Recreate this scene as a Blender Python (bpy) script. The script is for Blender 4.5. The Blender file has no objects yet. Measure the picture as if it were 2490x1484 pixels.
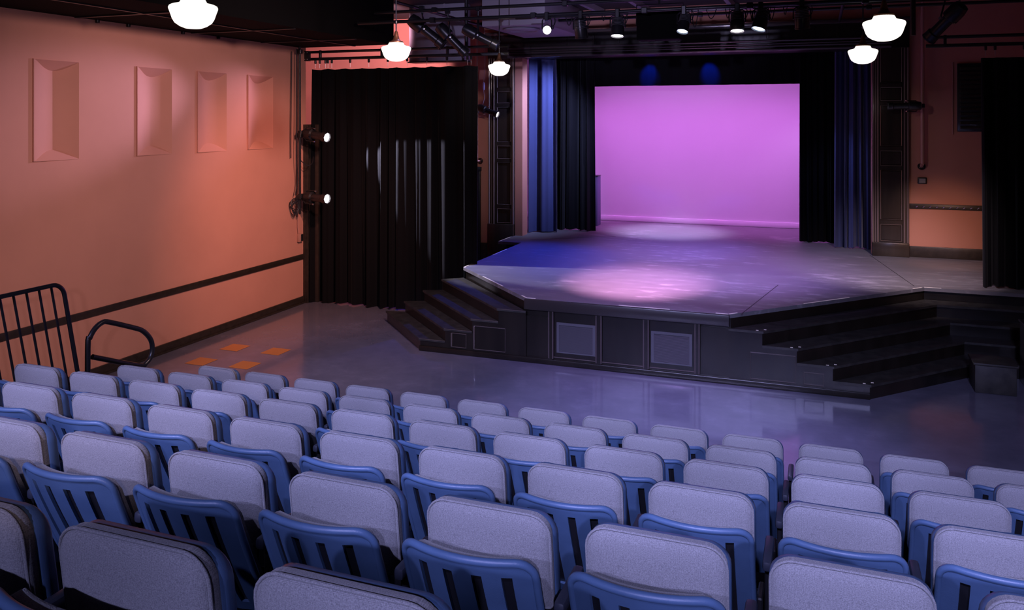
import bpy, bmesh, math, random
from mathutils import Vector, Matrix
random.seed(7)
sc = bpy.context.scene
COL = sc.collection
# ------------------------------------------------------------------ camera
F_PX, CX, HY, W_PX, H_PX = 2004.0, 1245.0, 287.0, 2490.0, 1484.0
CAM_Z = 3.295
yaw = math.atan2(745.0, 2004.0)
cam_d = bpy.data.cameras.new('camera'); cam = bpy.data.objects.new('camera', cam_d); COL.objects.link(cam)
cam_d.sensor_fit = 'HORIZONTAL'; cam_d.sensor_width = 36.0; cam_d.lens = 36.0 * F_PX / W_PX
cam_d.shift_y = -(H_PX / 2 - HY) / W_PX
cam_d.clip_start = 0.05; cam_d.clip_end = 200
cam.location = (0, 0, CAM_Z); cam.rotation_euler = (math.pi / 2, 0, yaw)
sc.camera = cam
# ------------------------------------------------------------------ world, exposure
wd = bpy.data.worlds.new('world'); sc.world = wd; wd.use_nodes = True
bg = wd.node_tree.nodes['Background']; bg.inputs[0].default_value = (0.6, 0.55, 0.75, 1); bg.inputs[1].default_value = 0.008
sc.view_settings.view_transform = 'Standard'; sc.view_settings.look = 'None'
try:
    cy_ = sc.cycles; cy_.max_bounces = 5; cy_.diffuse_bounces = 3; cy_.glossy_bounces = 3; cy_.transmission_bounces = 2; cy_.caustics_reflective = False; cy_.caustics_refractive = False
except AttributeError: pass
sc.view_settings.exposure = 0.0; sc.view_settings.gamma = 1.0; sc.view_settings.use_curve_mapping = False

def spot(name, loc, tgt, col, watts, deg, blend=0.5, rad=0.06, parent=None):
    l = bpy.data.lights.new(name, 'SPOT'); l.energy = watts; l.color = col
    l.spot_size = math.radians(deg); l.spot_blend = blend; l.shadow_soft_size = rad
    o = bpy.data.objects.new(name, l); COL.objects.link(o)
    d = Vector(tgt) - Vector(loc)
    o.rotation_euler = d.to_track_quat('-Z', 'Y').to_euler()
    if parent:
        o.parent = parent; o.location = Vector(loc) - parent.location
    else:
        o.location = loc
    return o

def area(name, loc, tgt, col, watts, sx, sy):
    l = bpy.data.lights.new(name, 'AREA'); l.shape = 'RECTANGLE'; l.energy = watts; l.color = col; l.size = sx; l.size_y = sy
    o = bpy.data.objects.new(name, l); COL.objects.link(o); o.location = loc
    o.rotation_euler = (Vector(tgt) - Vector(loc)).to_track_quat('-Z', 'Y').to_euler()
    return o

LAV = (0.47, 0.475, 1.0)
# front-of-house lights on the rear pipe (behind the camera) washing the seats
for lx, tx, w_ in ((-5.0, -4.4, 950), (-1.6, -1.8, 1100), (1.8, 0.9, 1700)):
    spot('house_beam', (lx, -5.4, 5.85), (tx, 3.2, 1.1), LAV, w_, 37, 0.55, 0.07)
for lx in (-5.4, -4.05, -2.7, -1.35, 0.0, 1.35): spot('house_high_fill', (lx, -2.2, 6.3), (lx + 0.05, 5.3, 1.43), LAV, 1350, 26, 0.45, 0.07)  # added steep spots, brighten the seats but spare the nearest row
spot('house_floor_beam', (-1.3, 9.6, 4.9), (-1.5, 8.3, 0.0), (0.46, 0.40, 1.0), 1200, 64, 1.0, 0.1)
spot('house_floor_beam', (-4.6, 9.4, 4.9), (-5.0, 9.0, 0.0), (0.40, 0.40, 1.0), 90, 84, 1.0, 0.1)
# low side light beside the control position, onto the left wall
spot('wall_beam', (0.1, -0.8, 3.62), (-8.6, 9.0, 2.65), (0.90, 0.68, 0.80), 340, 42, 0.6, 0.05)
spot('wall_fill', (-2.4, 7.2, 4.75), (-8.6, 9.8, 1.2), (0.95, 0.62, 0.62), 760, 84, 0.8, 0.15)  # added fill, softens the shadows of the low side light
spot('panel_fill', (-6.9, 12.3, 4.25), (-8.6, 8.0, 3.40), (0.78, 0.58, 1.0), 700, 24, 1.0, 0.06)  # both panel lamps are added, without bodies, to graze the scoops
spot('panel_fill', (-7.5, 12.35, 4.2), (-8.6, 10.5, 3.40), (0.85, 0.55, 0.9), 120, 44, 1.0, 0.06)
# warm light from the grid onto the left wall beside the curtain
spot('corner_beam', (-4.6, 9.6, 4.6), (-8.6, 11.6, 1.3), (1.0, 0.42, 0.33), 640, 64, 1.0, 0.12)
spot('alcove_fill', (-7.4, 13.2, 5.2), (-9.6, 16.0, 4.3), (1.0, 0.47, 0.60), 620, 90, 0.6, 0.08)  # added lamp behind the curtain to brighten the coral wall
# added spots imitating spill from the rear up into the grid
for tx in (-5.6, -2.8): spot('grid_fill', (-2.0, -3.0, 4.45), (tx, 16.0, 5.75), (0.62, 0.55, 1.0), 2200, 15, 0.8, 0.1)
spot('pilaster_fill', (-3.6, 9.4, 4.6), (-6.4, 16.0, 2.7), (1.0, 0.80, 0.78), 240, 30, 1.0, 0.05)  # both pilaster spots are added to lift the woodwork and wall
spot('pilaster_fill', (-1.6, 9.4, 4.6), (1.2, 16.0, 2.3), (1.0, 0.80, 0.78), 80, 30, 1.0, 0.05)
# cyclorama lights hung behind the border
area('cyc_top_light', (-2.5, 17.65, 5.2), (-2.5, 19.15, 2.4), (0.80, 0.20, 0.90), 30, 6.0, 0.25)
area('cyc_low_light', (-2.5, 17.60, 5.0), (-2.5, 19.15, 1.0), (0.74, 0.20, 0.95), 42, 6.0, 0.25)
cyl = area('cyc_floor_light', (-2.5, 17.45, 4.95), (-2.5, 19.15, 0.9), (0.72, 0.19, 0.92), 62, 6.4, 0.2); cyl.data.spread = math.radians(75)
spot('cyc_side_light', (0.5, 17.9, 4.4), (-0.8, 19.15, 1.2), (0.72, 0.40, 1.0), 60, 55, 1.0, 0.1)
# stage pools
spot('pink_pool', (-2.3, 9.0, 4.7), (-2.50, 12.0, 0.86), (1.0, 0.42, 0.86), 4300, 30, 1.0, 0.05)
spot('white_pool', (-3.0, 17.62, 4.6), (-3.0, 17.75, 0.86), (0.62, 0.52, 1.0), 1300, 46, 0.9, 0.05)
spot('blue_pool', (-4.4, 15.2, 4.5), (-4.9, 13.6, 0.86), (0.0, 0.05, 1.0), 700, 64, 0.9, 0.05)
spot('violet_pool', (-1.4, 12.4, 4.9), (-1.6, 13.6, 0.86), (0.50, 0.30, 1.0), 1500, 74, 1.0, 0.05)
spot('mid_pool', (-2.0, 15.2, 4.6), (-2.6, 15.6, 0.86), (0.26, 0.17, 1.0), 700, 60, 1.0, 0.05)
spot('front_pool', (-2.4, 9.2, 4.7), (-2.4, 11.2, 0.86), (0.55, 0.32, 1.0), 420, 62, 1.0, 0.05)
spot('right_pool', (1.6, 11.0, 4.4), (1.0, 14.4, 0.86), (0.88, 0.66, 0.78), 1000, 46, 1.0, 0.08)
spot('right_wall_beam', (2.0, 13.9, 2.0), (2.0, 16.0, 1.05), (1.0, 0.54, 0.40), 48, 70, 1.0, 0.05)
spot('blue_leg_beam', (-4.0, 15.6, 4.3), (-5.9, 16.7, 2.8), (0.42, 0.46, 1.0), 520, 82, 0.8, 0.04)
spot('blue_leg_beam', (-0.9, 15.7, 3.9), (0.6, 16.7, 1.4), (0.30, 0.40, 1.0), 60, 60, 0.8, 0.04)
for bx in (-3.35, -2.1): spot('border_beam', (bx, 16.88, 4.62), (bx, 17.33, 4.24), (0.0, 0.04, 1.0), 110, 40, 0.8, 0.02)

# ------------------------------------------------------------------ materials
MATS = {}
def mat(name, col, rough=0.6, metal=0.0, spec=0.5, noise=0.0, nscale=20.0, bump=0.0, bscale=200.0, emit=None, estr=0.0, sheen=0.0, coat=0.0, stretch=None, ior=None):
    if name in MATS: return MATS[name]
    m = bpy.data.materials.new(name); m.use_nodes = True; nt = m.node_tree; b = nt.nodes['Principled BSDF']
    b.inputs['Base Color'].default_value = (*col, 1); b.inputs['Roughness'].default_value = rough
    b.inputs['Metallic'].default_value = metal; b.inputs['Specular IOR Level'].default_value = spec
    if ior: b.inputs['IOR'].default_value = ior
    if sheen: b.inputs['Sheen Weight'].default_value = sheen; b.inputs['Sheen Roughness'].default_value = 0.35
    if coat: b.inputs['Coat Weight'].default_value = coat; b.inputs['Coat Roughness'].default_value = 0.08
    tc = nt.nodes.new('ShaderNodeTexCoord'); src = tc.outputs['Object']
    if stretch:
        mp = nt.nodes.new('ShaderNodeMapping'); mp.inputs['Scale'].default_value = stretch
        nt.links.new(src, mp.inputs['Vector']); src = mp.outputs['Vector']
    if noise:
        n = nt.nodes.new('ShaderNodeTexNoise'); n.inputs['Scale'].default_value = nscale; n.inputs['Detail'].default_value = 6
        nt.links.new(src, n.inputs['Vector'])
        r = nt.nodes.new('ShaderNodeMapRange'); r.inputs[1].default_value = 0.3; r.inputs[2].default_value = 0.7
        r.inputs[3].default_value = 1 - noise; r.inputs[4].default_value = 1 + noise
        nt.links.new(n.outputs['Fac'], r.inputs[0])
        mx = nt.nodes.new('ShaderNodeVectorMath'); mx.operation = 'SCALE'; mx.inputs[0].default_value = col
        nt.links.new(r.outputs[0], mx.inputs['Scale']); nt.links.new(mx.outputs[0], b.inputs['Base Color'])
    if bump:
        n2 = nt.nodes.new('ShaderNodeTexNoise'); n2.inputs['Scale'].default_value = bscale; n2.inputs['Detail'].default_value = 3
        nt.links.new(src, n2.inputs['Vector'])
        bp = nt.nodes.new('ShaderNodeBump'); bp.inputs['Strength'].default_value = bump; bp.inputs['Distance'].default_value = 0.004
        nt.links.new(n2.outputs['Fac'], bp.inputs['Height']); nt.links.new(bp.outputs[0], b.inputs['Normal'])
    if emit:
        b.inputs['Emission Color'].default_value = (*emit, 1); b.inputs['Emission Strength'].default_value = estr
    MATS[name] = m
    return m

def fabric():
    m = bpy.data.materials.new('grey_woven_fabric'); m.use_nodes = True; nt = m.node_tree; b = nt.nodes['Principled BSDF']
    tc = nt.nodes.new('ShaderNodeTexCoord')
    def wave(direction, scale):
        w = nt.nodes.new('ShaderNodeTexWave'); w.wave_type = 'BANDS'; w.bands_direction = direction; w.inputs['Scale'].default_value = scale
        w.inputs['Distortion'].default_value = 1.5; w.inputs['Detail'].default_value = 2
        nt.links.new(tc.outputs['Object'], w.inputs['Vector']); return w
    a, c = wave('X', 150), wave('Z', 150)
    n = nt.nodes.new('ShaderNodeTexNoise'); n.inputs['Scale'].default_value = 320; nt.links.new(tc.outputs['Object'], n.inputs['Vector'])
    s1 = nt.nodes.new('ShaderNodeMath'); s1.operation = 'MULTIPLY'; nt.links.new(a.outputs['Fac'], s1.inputs[0]); nt.links.new(c.outputs['Fac'], s1.inputs[1])
    s2 = nt.nodes.new('ShaderNodeMath'); s2.operation = 'MULTIPLY_ADD'; s2.inputs[1].default_value = 0.5
    nt.links.new(s1.outputs[0], s2.inputs[0]); nt.links.new(n.outputs['Fac'], s2.inputs[2])
    cr = nt.nodes.new('ShaderNodeValToRGB'); cr.color_ramp.elements[0].position = 0.3; cr.color_ramp.elements[1].position = 1.0
    cr.color_ramp.elements[0].color = (0.15, 0.148, 0.16, 1); cr.color_ramp.elements[1].color = (0.43, 0.42, 0.43, 1)
    nt.links.new(s2.outputs[0], cr.inputs[0]); nt.links.new(cr.outputs[0], b.inputs['Base Color'])
    bp = nt.nodes.new('ShaderNodeBump'); bp.inputs['Strength'].default_value = 0.35; bp.inputs['Distance'].default_value = 0.002
    nt.links.new(s2.outputs[0], bp.inputs['Height']); nt.links.new(bp.outputs[0], b.inputs['Normal'])
    b.inputs['Roughness'].default_value = 0.95; b.inputs['Specular IOR Level'].default_value = 0.15
    b.inputs['Sheen Weight'].default_value = 0.25
    return m
FAB = fabric()
PLA = mat('blue_moulded_plastic', (0.085, 0.150, 0.275), 0.40, noise=0.10, nscale=9, bump=0.12, bscale=260)
BLK = mat('black_metal', (0.014, 0.014, 0.016), 0.32)
BPL = mat('black_plastic', (0.014, 0.014, 0.018), 0.5)
ARM = mat('dark_arm_plastic', (0.035, 0.04, 0.06), 0.45)
WALLM = mat('salmon_wall_paint', (0.60, 0.285, 0.205), 0.75, spec=0.25, noise=0.04, nscale=1.6, bump=0.05, bscale=90)
TRIMM = mat('dark_brown_trim', (0.030, 0.022, 0.017), 0.4, noise=0.3, nscale=14)
WOOD = mat('black_stained_wood', (0.012, 0.0095, 0.007), 0.28, noise=0.35, nscale=5, stretch=(1, 1, 0.12))
GLINTM = mat('glint_lightened_moulding', (0.085, 0.070, 0.065), 0.16, spec=0.7)  # bead highlights put in as a lighter base colour
PILM = mat('dark_pilaster_wood', (0.035, 0.026, 0.020), 0.25, noise=0.3, nscale=5, stretch=(1, 1, 0.12))
VELB = mat('black_velour', (0.007, 0.007, 0.008), 0.9, spec=0.05, sheen=0.06, bump=0.1, bscale=300)
VELK = mat('charcoal_velour', (0.010, 0.010, 0.012), 0.85, spec=0.1, sheen=0.15, bump=0.1, bscale=300)
VELU = mat('blue_velour', (0.060, 0.075, 0.19), 0.85, spec=0.15, sheen=0.35, bump=0.1, bscale=300)
CYC = mat('white_cyclorama_cloth', (0.80, 0.78, 0.80), 0.9, spec=0.1, noise=0.015, nscale=1.0)
CEILM = mat('dark_ceiling_paint', (0.045, 0.043, 0.05), 0.9)
SOFM = mat('black_ceiling_box', (0.004, 0.004, 0.0038), 0.9, spec=0.1)
DUCT = mat('grey_duct_paint', (0.36, 0.34, 0.40), 0.6)
TREAD = mat('black_riser_carpet', (0.010, 0.010, 0.012), 0.95, spec=0.1)
STEPM = mat('black_painted_step', (0.024, 0.022, 0.018), 0.6, noise=0.5, nscale=9, bump=0.1, bscale=60)
TAPE = mat('white_edge_tape', (0.80, 0.74, 0.66), 0.5, emit=(1, 0.85, 0.75), estr=0.05)
GRIL = mat('grey_grille_metal', (0.08, 0.08, 0.09), 0.5)
CHRM = mat('bright_steel', (0.55, 0.55, 0.57), 0.25, metal=1.0)
PIPEP = mat('painted_conduit', (0.52, 0.27, 0.22), 0.4)
GLOBE = mat('opal_glass_globe', (0.9, 0.88, 0.82), 0.3, emit=(1.0, 0.95, 0.85), estr=1.25)
BRASS = mat('aged_copper_fitter', (0.20, 0.09, 0.05), 0.4, metal=0.7)
TILE = mat('orange_floor_tile', (0.60, 0.21, 0.045), 0.22)
PLATE = mat('grey_switch_plate', (0.30, 0.31, 0.31), 0.5)

def floor_mat(name, base, scuff, rough0, rough1, scale, stretch, coat=0.0, ior=1.5):
    m = bpy.data.materials.new(name); m.use_nodes = True; nt = m.node_tree; b = nt.nodes['Principled BSDF']
    tc = nt.nodes.new('ShaderNodeTexCoord'); mp = nt.nodes.new('ShaderNodeMapping'); mp.inputs['Scale'].default_value = stretch
    nt.links.new(tc.outputs['Object'], mp.inputs['Vector'])
    n = nt.nodes.new('ShaderNodeTexNoise'); n.inputs['Scale'].default_value = scale; n.inputs['Detail'].default_value = 9; n.inputs['Roughness'].default_value = 0.65
    nt.links.new(mp.outputs[0], n.inputs['Vector'])
    n2 = nt.nodes.new('ShaderNodeTexNoise'); n2.inputs['Scale'].default_value = 0.7; n2.inputs['Detail'].default_value = 4
    nt.links.new(tc.outputs['Object'], n2.inputs['Vector'])
    cr = nt.nodes.new('ShaderNodeValToRGB'); e = cr.color_ramp.elements
    e[0].position = 0.35; e[0].color = (*[x * 0.8 for x in base], 1); e[1].position = 0.72; e[1].color = (*scuff, 1)
    mid = e.new(0.58); mid.color = (*base, 1)
    mix = nt.nodes.new('ShaderNodeMath'); mix.operation = 'MULTIPLY_ADD'; mix.inputs[1].default_value = 0.35
    nt.links.new(n2.outputs['Fac'], mix.inputs[0])
    s = nt.nodes.new('ShaderNodeMath'); s.operation = 'MULTIPLY'; s.inputs[1].default_value = 0.70; nt.links.new(n.outputs['Fac'], s.inputs[0])
    nt.links.new(s.outputs[0], mix.inputs[2]); nt.links.new(mix.outputs[0], cr.inputs[0]); nt.links.new(cr.outputs[0], b.inputs['Base Color'])
    r = nt.nodes.new('ShaderNodeMapRange'); r.inputs[3].default_value = rough0; r.inputs[4].default_value = rough1
    nt.links.new(n.outputs['Fac'], r.inputs[0]); nt.links.new(r.outputs[0], b.inputs['Roughness'])
    b.inputs['IOR'].default_value = ior; b.inputs['Coat Weight'].default_value = coat; b.inputs['Coat Roughness'].default_value = 0.05
    MATS[name] = m
    return m
FLOORM = floor_mat('polished_blue_floor', (0.15, 0.15, 0.20), (0.19, 0.19, 0.25), 0.08, 0.20, 3.0, (1, 1, 1), 0.25, 1.55)
DECKM = floor_mat('scuffed_stage_deck', (0.17, 0.165, 0.175), (0.34, 0.33, 0.34), 0.45, 0.65, 5.0, (0.55, 1.6, 1))

def lens_mat(name, col, st): return mat(name, (0.1, 0.1, 0.1), 0.2, emit=col, estr=st)
LENSW = lens_mat('white_hot_lens', (1.0, 0.92, 1.0), 7.0)
LENSB = lens_mat('blue_white_lens', (0.62, 0.75, 1.0), 5.0)
LENSS = lens_mat('star_bright_lens', (1.0, 0.92, 0.90), 14.0)
LENSD = mat('dark_blue_lens', (0.04, 0.05, 0.25), 0.15)
LENSBL = lens_mat('deep_blue_lens', (0.05, 0.15, 1.0), 3.0)

# ------------------------------------------------------------------ mesh helpers
class MB:
    def __init__(s): s.v = []; s.f = []
    def add(s, v, f):
        o = len(s.v); s.v += [tuple(p) for p in v]; s.f += [tuple(i + o for i in q) for q in f]; return s
    def box(s, x0, x1, y0, y1, z0, z1):
        v = [(x, y, z) for z in (z0, z1) for y in (y0, y1) for x in (x0, x1)]
        return s.add(v, [(0, 2, 3, 1), (4, 5, 7, 6), (0, 1, 5, 4), (2, 6, 7, 3), (0, 4, 6, 2), (1, 3, 7, 5)])
    def bbox(s, x0, x1, y0, y1, z0, z1, b=0.01, seg=2):
        bm = bmesh.new(); bmesh.ops.create_cube(bm, size=1)
        for q in bm.verts: q.co = Vector(((x0 + x1) / 2 + q.co.x * (x1 - x0), (y0 + y1) / 2 + q.co.y * (y1 - y0), (z0 + z1) / 2 + q.co.z * (z1 - z0)))
        bmesh.ops.bevel(bm, geom=list(bm.edges), offset=b, segments=seg, affect='EDGES', profile=0.5)
        bm.verts.index_update(); s.add([q.co[:] for q in bm.verts], [[q.index for q in f.verts] for f in bm.faces]); bm.free(); return s
    def prism(s, poly, z0, z1):
        n = len(poly); a = sum(poly[i][0] * poly[(i + 1) % n][1] - poly[(i + 1) % n][0] * poly[i][1] for i in range(n))
        if a < 0: poly = poly[::-1]
        v = [(x, y, z0) for x, y in poly] + [(x, y, z1) for x, y in poly]
        return s.add(v, [tuple(range(n))[::-1], tuple(range(n, 2 * n))] + [(i, (i + 1) % n, n + (i + 1) % n, n + i) for i in range(n)])
    def tube(s, pts, r, n=8, closed=False, cap=True):
        pts = [Vector(p) for p in pts]; m = len(pts); rr = r if isinstance(r, (list, tuple)) else [r] * m
        v = []; prev = None
        for i, p in enumerate(pts):
            if closed: t = pts[(i + 1) % m] - pts[i - 1]
            else: t = pts[min(i + 1, m - 1)] - pts[max(i - 1, 0)]
            t = t.normalized() if t.length > 1e-9 else Vector((0, 0, 1))
            if prev is None:
                a = Vector((0, 0, 1)) if abs(t.z) < 0.9 else Vector((1, 0, 0)); u = t.cross(a).normalized()
            else:
                u = prev - t * prev.dot(t); u = u.normalized() if u.length > 1e-6 else t.orthogonal().normalized()
            prev = u; w = t.cross(u)
            for k in range(n):
                a = 2 * math.pi * k / n; v.append(p + (u * math.cos(a) + w * math.sin(a)) * rr[i])
        f = []
        for i in range(m if closed else m - 1):
            j = (i + 1) % m
            for k in range(n): f.append((i * n + k, i * n + (k + 1) % n, j * n + (k + 1) % n, j * n + k))
        if cap and not closed: f += [tuple(range(n))[::-1], tuple(range((m - 1) * n, m * n))]
        return s.add(v, f)
    def lathe(s, prof, n=24, M=None, cap=True):
        v = []; f = []
        for r, z in prof:
            for k in range(n):
                a = 2 * math.pi * k / n; p = Vector((r * math.cos(a), r * math.sin(a), z)); v.append(M @ p if M else p)
        for i in range(len(prof) - 1):
            for k in range(n): f.append((i * n + k, i * n + (k + 1) % n, (i + 1) * n + (k + 1) % n, (i + 1) * n + k))
        if cap: f += [tuple(range(n))[::-1], tuple(range((len(prof) - 1) * n, len(prof) * n))]
        else: f += [((len(prof) - 1) * n + k, (len(prof) - 1) * n + (k + 1) % n, (k + 1) % n, k) for k in range(n)]
        return s.add(v, f)
    def tf(s, M): s.v = [tuple(M @ Vector(p)) for p in s.v]; return s
    def mesh(s, name, m, smooth=35):
        me = bpy.data.meshes.new(name); me.from_pydata(s.v, [], s.f); me.update()
        bm = bmesh.new(); bm.from_mesh(me); bmesh.ops.recalc_face_normals(bm, faces=bm.faces); bm.to_mesh(me); bm.free()
        if smooth:
            for p in me.polygons: p.use_smooth = True
            me.set_sharp_from_angle(angle=math.radians(smooth))
        me.materials.append(m); return me
    def obj(s, name, m, parent=None, smooth=35): return link(name, s.mesh(name, m, smooth), parent)

def link(name, data, parent=None, loc=None):
    o = bpy.data.objects.new(name, data); COL.objects.link(o)
    if parent: o.parent = parent
    if loc: o.location = loc
    return o
def thing(name, label, cat, loc=(0, 0, 0), group=None):
    o = link(name, None, None, loc); o.empty_display_size = 0.1; o['label'] = label; o['category'] = cat
    if group: o['group'] = group
    return o
def tag(o, label, cat, group=None):
    o['label'] = label; o['category'] = cat
    if group: o['group'] = group
    return o
def struct(o, label=None):
    o['kind'] = 'structure'
    if label: o['label'] = label
    return o
def rel(mb, loc):
    x, y, z = loc; mb.v = [(a - x, b - y, c - z) for a, b, c in mb.v]; return mb
def smooth(pts, n=5):
    P = [Vector(p) for p in pts]; out = []
    for i in range(len(P) - 1):
        a, b, c, d = P[max(i - 1, 0)], P[i], P[i + 1], P[min(i + 2, len(P) - 1)]
        for k in range(n):
            t = k / n; out.append(0.5 * ((2 * b) + (c - a) * t + (2 * a - 5 * b + 4 * c - d) * t * t + (3 * b - a - 3 * c + d) * t ** 3))
    return out + [P[-1]]
def arc(c, r, a0, a1, n, plane='xz', y=0):
    out = []
    for i in range(n + 1):
        a = math.radians(a0 + (a1 - a0) * i / n); p, q = c[0] + r * math.cos(a), c[1] + r * math.sin(a)
        out.append((p, y, q) if plane == 'xz' else (p, q, y) if plane == 'xy' else (y, p, q))
    return out

# ------------------------------------------------------------------ setting
WX, YB, ST = -8.6, 16.0, 0.861
fl = struct(MB().box(-12, 4.2, -9, 21.5, -0.2, 0).obj('floor', FLOORM, smooth=0), 'polished blue-grey auditorium floor')
# orange inlay tiles, part of the floor
for cx, cy in ((-7.78, 9.70), (-7.30, 9.70), (-7.78, 9.08), (-7.30, 9.08)): pass
tm = MB().bbox(-0.15, 0.15, -0.15, 0.15, 0.0, 0.004, 0.0015, 1).mesh('tile', TILE, 0)

# left wall with openings for the four scooped panels
PAN = [(7.073, 7.713), (8.634, 9.281), (9.785, 10.435), (10.936, 11.596)]
PZ0, PZ1, PT = 2.79, 3.985, 0.018
wl = MB()
ys = [-9.0]
for a, b in PAN: ys += [a, b]
ys += [12.54]
for i in range(len(ys) - 1):
    hole = i % 2 == 1
    for z0, z1 in ((0, PZ0), (PZ0, PZ1), (PZ1, 5.6)):
        wl.box(WX - 0.30, WX if not (hole and z0 == PZ0) else WX - 0.15, ys[i], ys[i + 1], z0, z1)
struct(wl.obj('wall_left', WALLM, smooth=0), 'salmon painted side wall')
struct(MB().box(-12, -5.72, YB, YB + 0.3, 0, 5.6).box(0.893, 4.2, YB, YB + 0.3, 0, 5.6).box(-5.72, 0.893, YB, YB + 0.3, 5.0, 5.6).obj('wall_back', WALLM, smooth=0), 'salmon painted wall around the stage opening')
struct(MB().box(-12.2, -12, 12.24, YB + 0.3, 0, 5.6).box(-12, WX - 0.3, 12.24, 12.54, 0, 5.6).obj('wall_alcove', WALLM, smooth=0))
struct(MB().box(4.0, 4.2, -9, YB, 0, 5.6).obj('wall_right', WALLM, smooth=0))
struct(MB().box(-12, 4.2, -9.2, -9, 0, 7.0).obj('wall_rear', SOFM, smooth=0))
struct(MB().box(-12, 4.2, 7.5, YB, 5.45, 5.65).box(-12, 4.2, -9, 7.5, 6.6, 6.8).box(-12, 4.2, 7.4, 7.5, 5.45, 6.6).obj('ceiling', CEILM, smooth=0), 'dark ceiling above the lighting grid')
# stage house
struct(MB().box(-7.5, -7.3, YB + .3, 21, 0, 7).obj('wall_stage_left', SOFM, smooth=0))
struct(MB().box(2.6, 2.8, YB + .3, 21, 0, 7).obj('wall_stage_right', SOFM, smooth=0))
struct(MB().box(-7.5, 2.8, 20.8, 21, 0, 7).obj('wall_stage_back', SOFM, smooth=0))
struct(MB().box(-7.5, 2.8, YB + .3, 21, 7.0, 7.2).obj('ceiling_stage', SOFM, smooth=0))

bb = MB().bbox(WX, WX + 0.03, -9, 12.46, 0, 0.13, 0.008).bbox(WX, WX + 0.045, -9, 12.46, 0, 0.03, 0.006)
struct(bb.obj('baseboard_left', TRIMM), 'dark brown baseboard along the left wall')
struct(MB().bbox(WX, WX + 0.025, -9, 12.46, 0.788, 0.878, 0.006).obj('trim_1', TRIMM), 'dark chair rail running along the left wall')
struct(MB().bbox(1.50, 4.0, YB - 0.03, YB, ST, ST + 0.19, 0.008).obj('baseboard_right', TRIMM), 'dark baseboard under the salmon panel at right')
struct(MB().bbox(-9.5, -6.5, YB - 0.03, YB, 0, 0.68, 0.008).obj('baseboard_back', TRIMM))
# door casing at the end of the left wall
jm = MB().bbox(WX - 0.02, WX + 0.05, 12.46, 12.60, 0, 3.18, 0.008).bbox(WX - 0.02, WX + 0.09, 12.475, 12.505, 0, 3.18, 0.006).bbox(WX - 0.02, WX + 0.09, 12.55, 12.58, 0, 3.18, 0.006).bbox(WX + 0.0, WX + 0.22, 12.60, 12.66, 0, 3.18, 0.008)
struct(jm.obj('trim_2', TRIMM), 'dark door casing at the end of the salmon wall')
# black box soffit along the left wall
sf = thing('ceiling_soffit', 'long black boxed soffit along the top of the salmon wall', 'soffit', (-7.6, 5, 4.54))
rel(MB().box(WX, -6.75, -8.8, 12.40, 4.54, 5.44), sf.location).obj('soffit_box', SOFM, sf, 0)
b2 = MB()
b2.box(-7.5, -7.46, 3.0, 12.35, 4.525, 4.54)
for y in (7.6, 9.6, 11.2): b2.box(-8.55, -6.78, y, y + 0.05, 4.522, 4.54)
rel(b2, sf.location).obj('seam_batten', BLK, sf, 0)
for y in (7.95, 8.45, 9.45, 10.2): rel(MB().bbox(WX, WX + 0.05, y, y + 0.04, 4.50, 4.545, 0.008, 1), sf.location).obj('bracket', BLK, sf, 0)

# orange tiles as children of the floor
for cx, cy in ((-7.84, 9.69), (-7.17, 9.73), (-7.82, 8.98), (-7.16, 9.05)):
    link('tile', tm, fl, (cx, cy, 0.0005))

# ------------------------------------------------------------------ curved wall panels
panel_word = ('nearest the camera', 'second from the camera', 'third from the camera', 'nearest the black curtain')
for i, (a, b) in enumerate(PAN):
    t = thing('curved_wall_panel', 'scooped salmon plaster panel on the left wall, ' + panel_word[i], 'wall panel', (WX, (a + b) / 2, PZ0), 'scooped panels on the left wall')
    y0, y1 = a, b; N = 24; v = []; f = []; f2 = []
    for k in range(N + 1):
        u = k / N; s = math.sin(math.pi * u ** 1.2) if 0 < u < 1 else 0
        y = y0 + (y1 - y0) * u; xf = WX + PT * (1 - u) + .001; xb = xf - 0.115 * s
        v += [(xf, y, PZ0), (xb, y, PZ0 + 0.12 * s), (xb, y, PZ1 - 0.12 * s), (xf, y, PZ1)]
    for k in range(N):
        o, n = 4 * k, 4 * (k + 1); f.append((o + 1, n + 1, n + 2, o + 2)); f2 += [(o, n, n + 1, o + 1), (o + 2, n + 2, n + 3, o + 3)]
    bow = MB(); bow.add(v, f); rel(bow, t.location).obj('scooped_face', WALLM, t, 60)
    for q in (0, 1):
        capm = MB(); capm.add(v, f2[q::2]); rel(capm, t.location).obj('sloped_end', WALLM, t, 60)
    side = MB().prism([(WX, y0 - .006), (WX + PT, y0 - .006), (WX + PT, y0), (WX, y0)], PZ0, PZ1)
    rel(side, t.location).obj('side_edge', WALLM, t, 0)
    wedge = MB()
    for z0, z1 in ((PZ0 - .006, PZ0), (PZ1, PZ1 + .006)): wedge.prism([(WX, y0 - .006), (WX + PT, y0 - .006), (WX + .002, y1), (WX, y1)], z0, z1)
    rel(wedge, t.location).obj('frame_edge', WALLM, t, 0)

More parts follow.
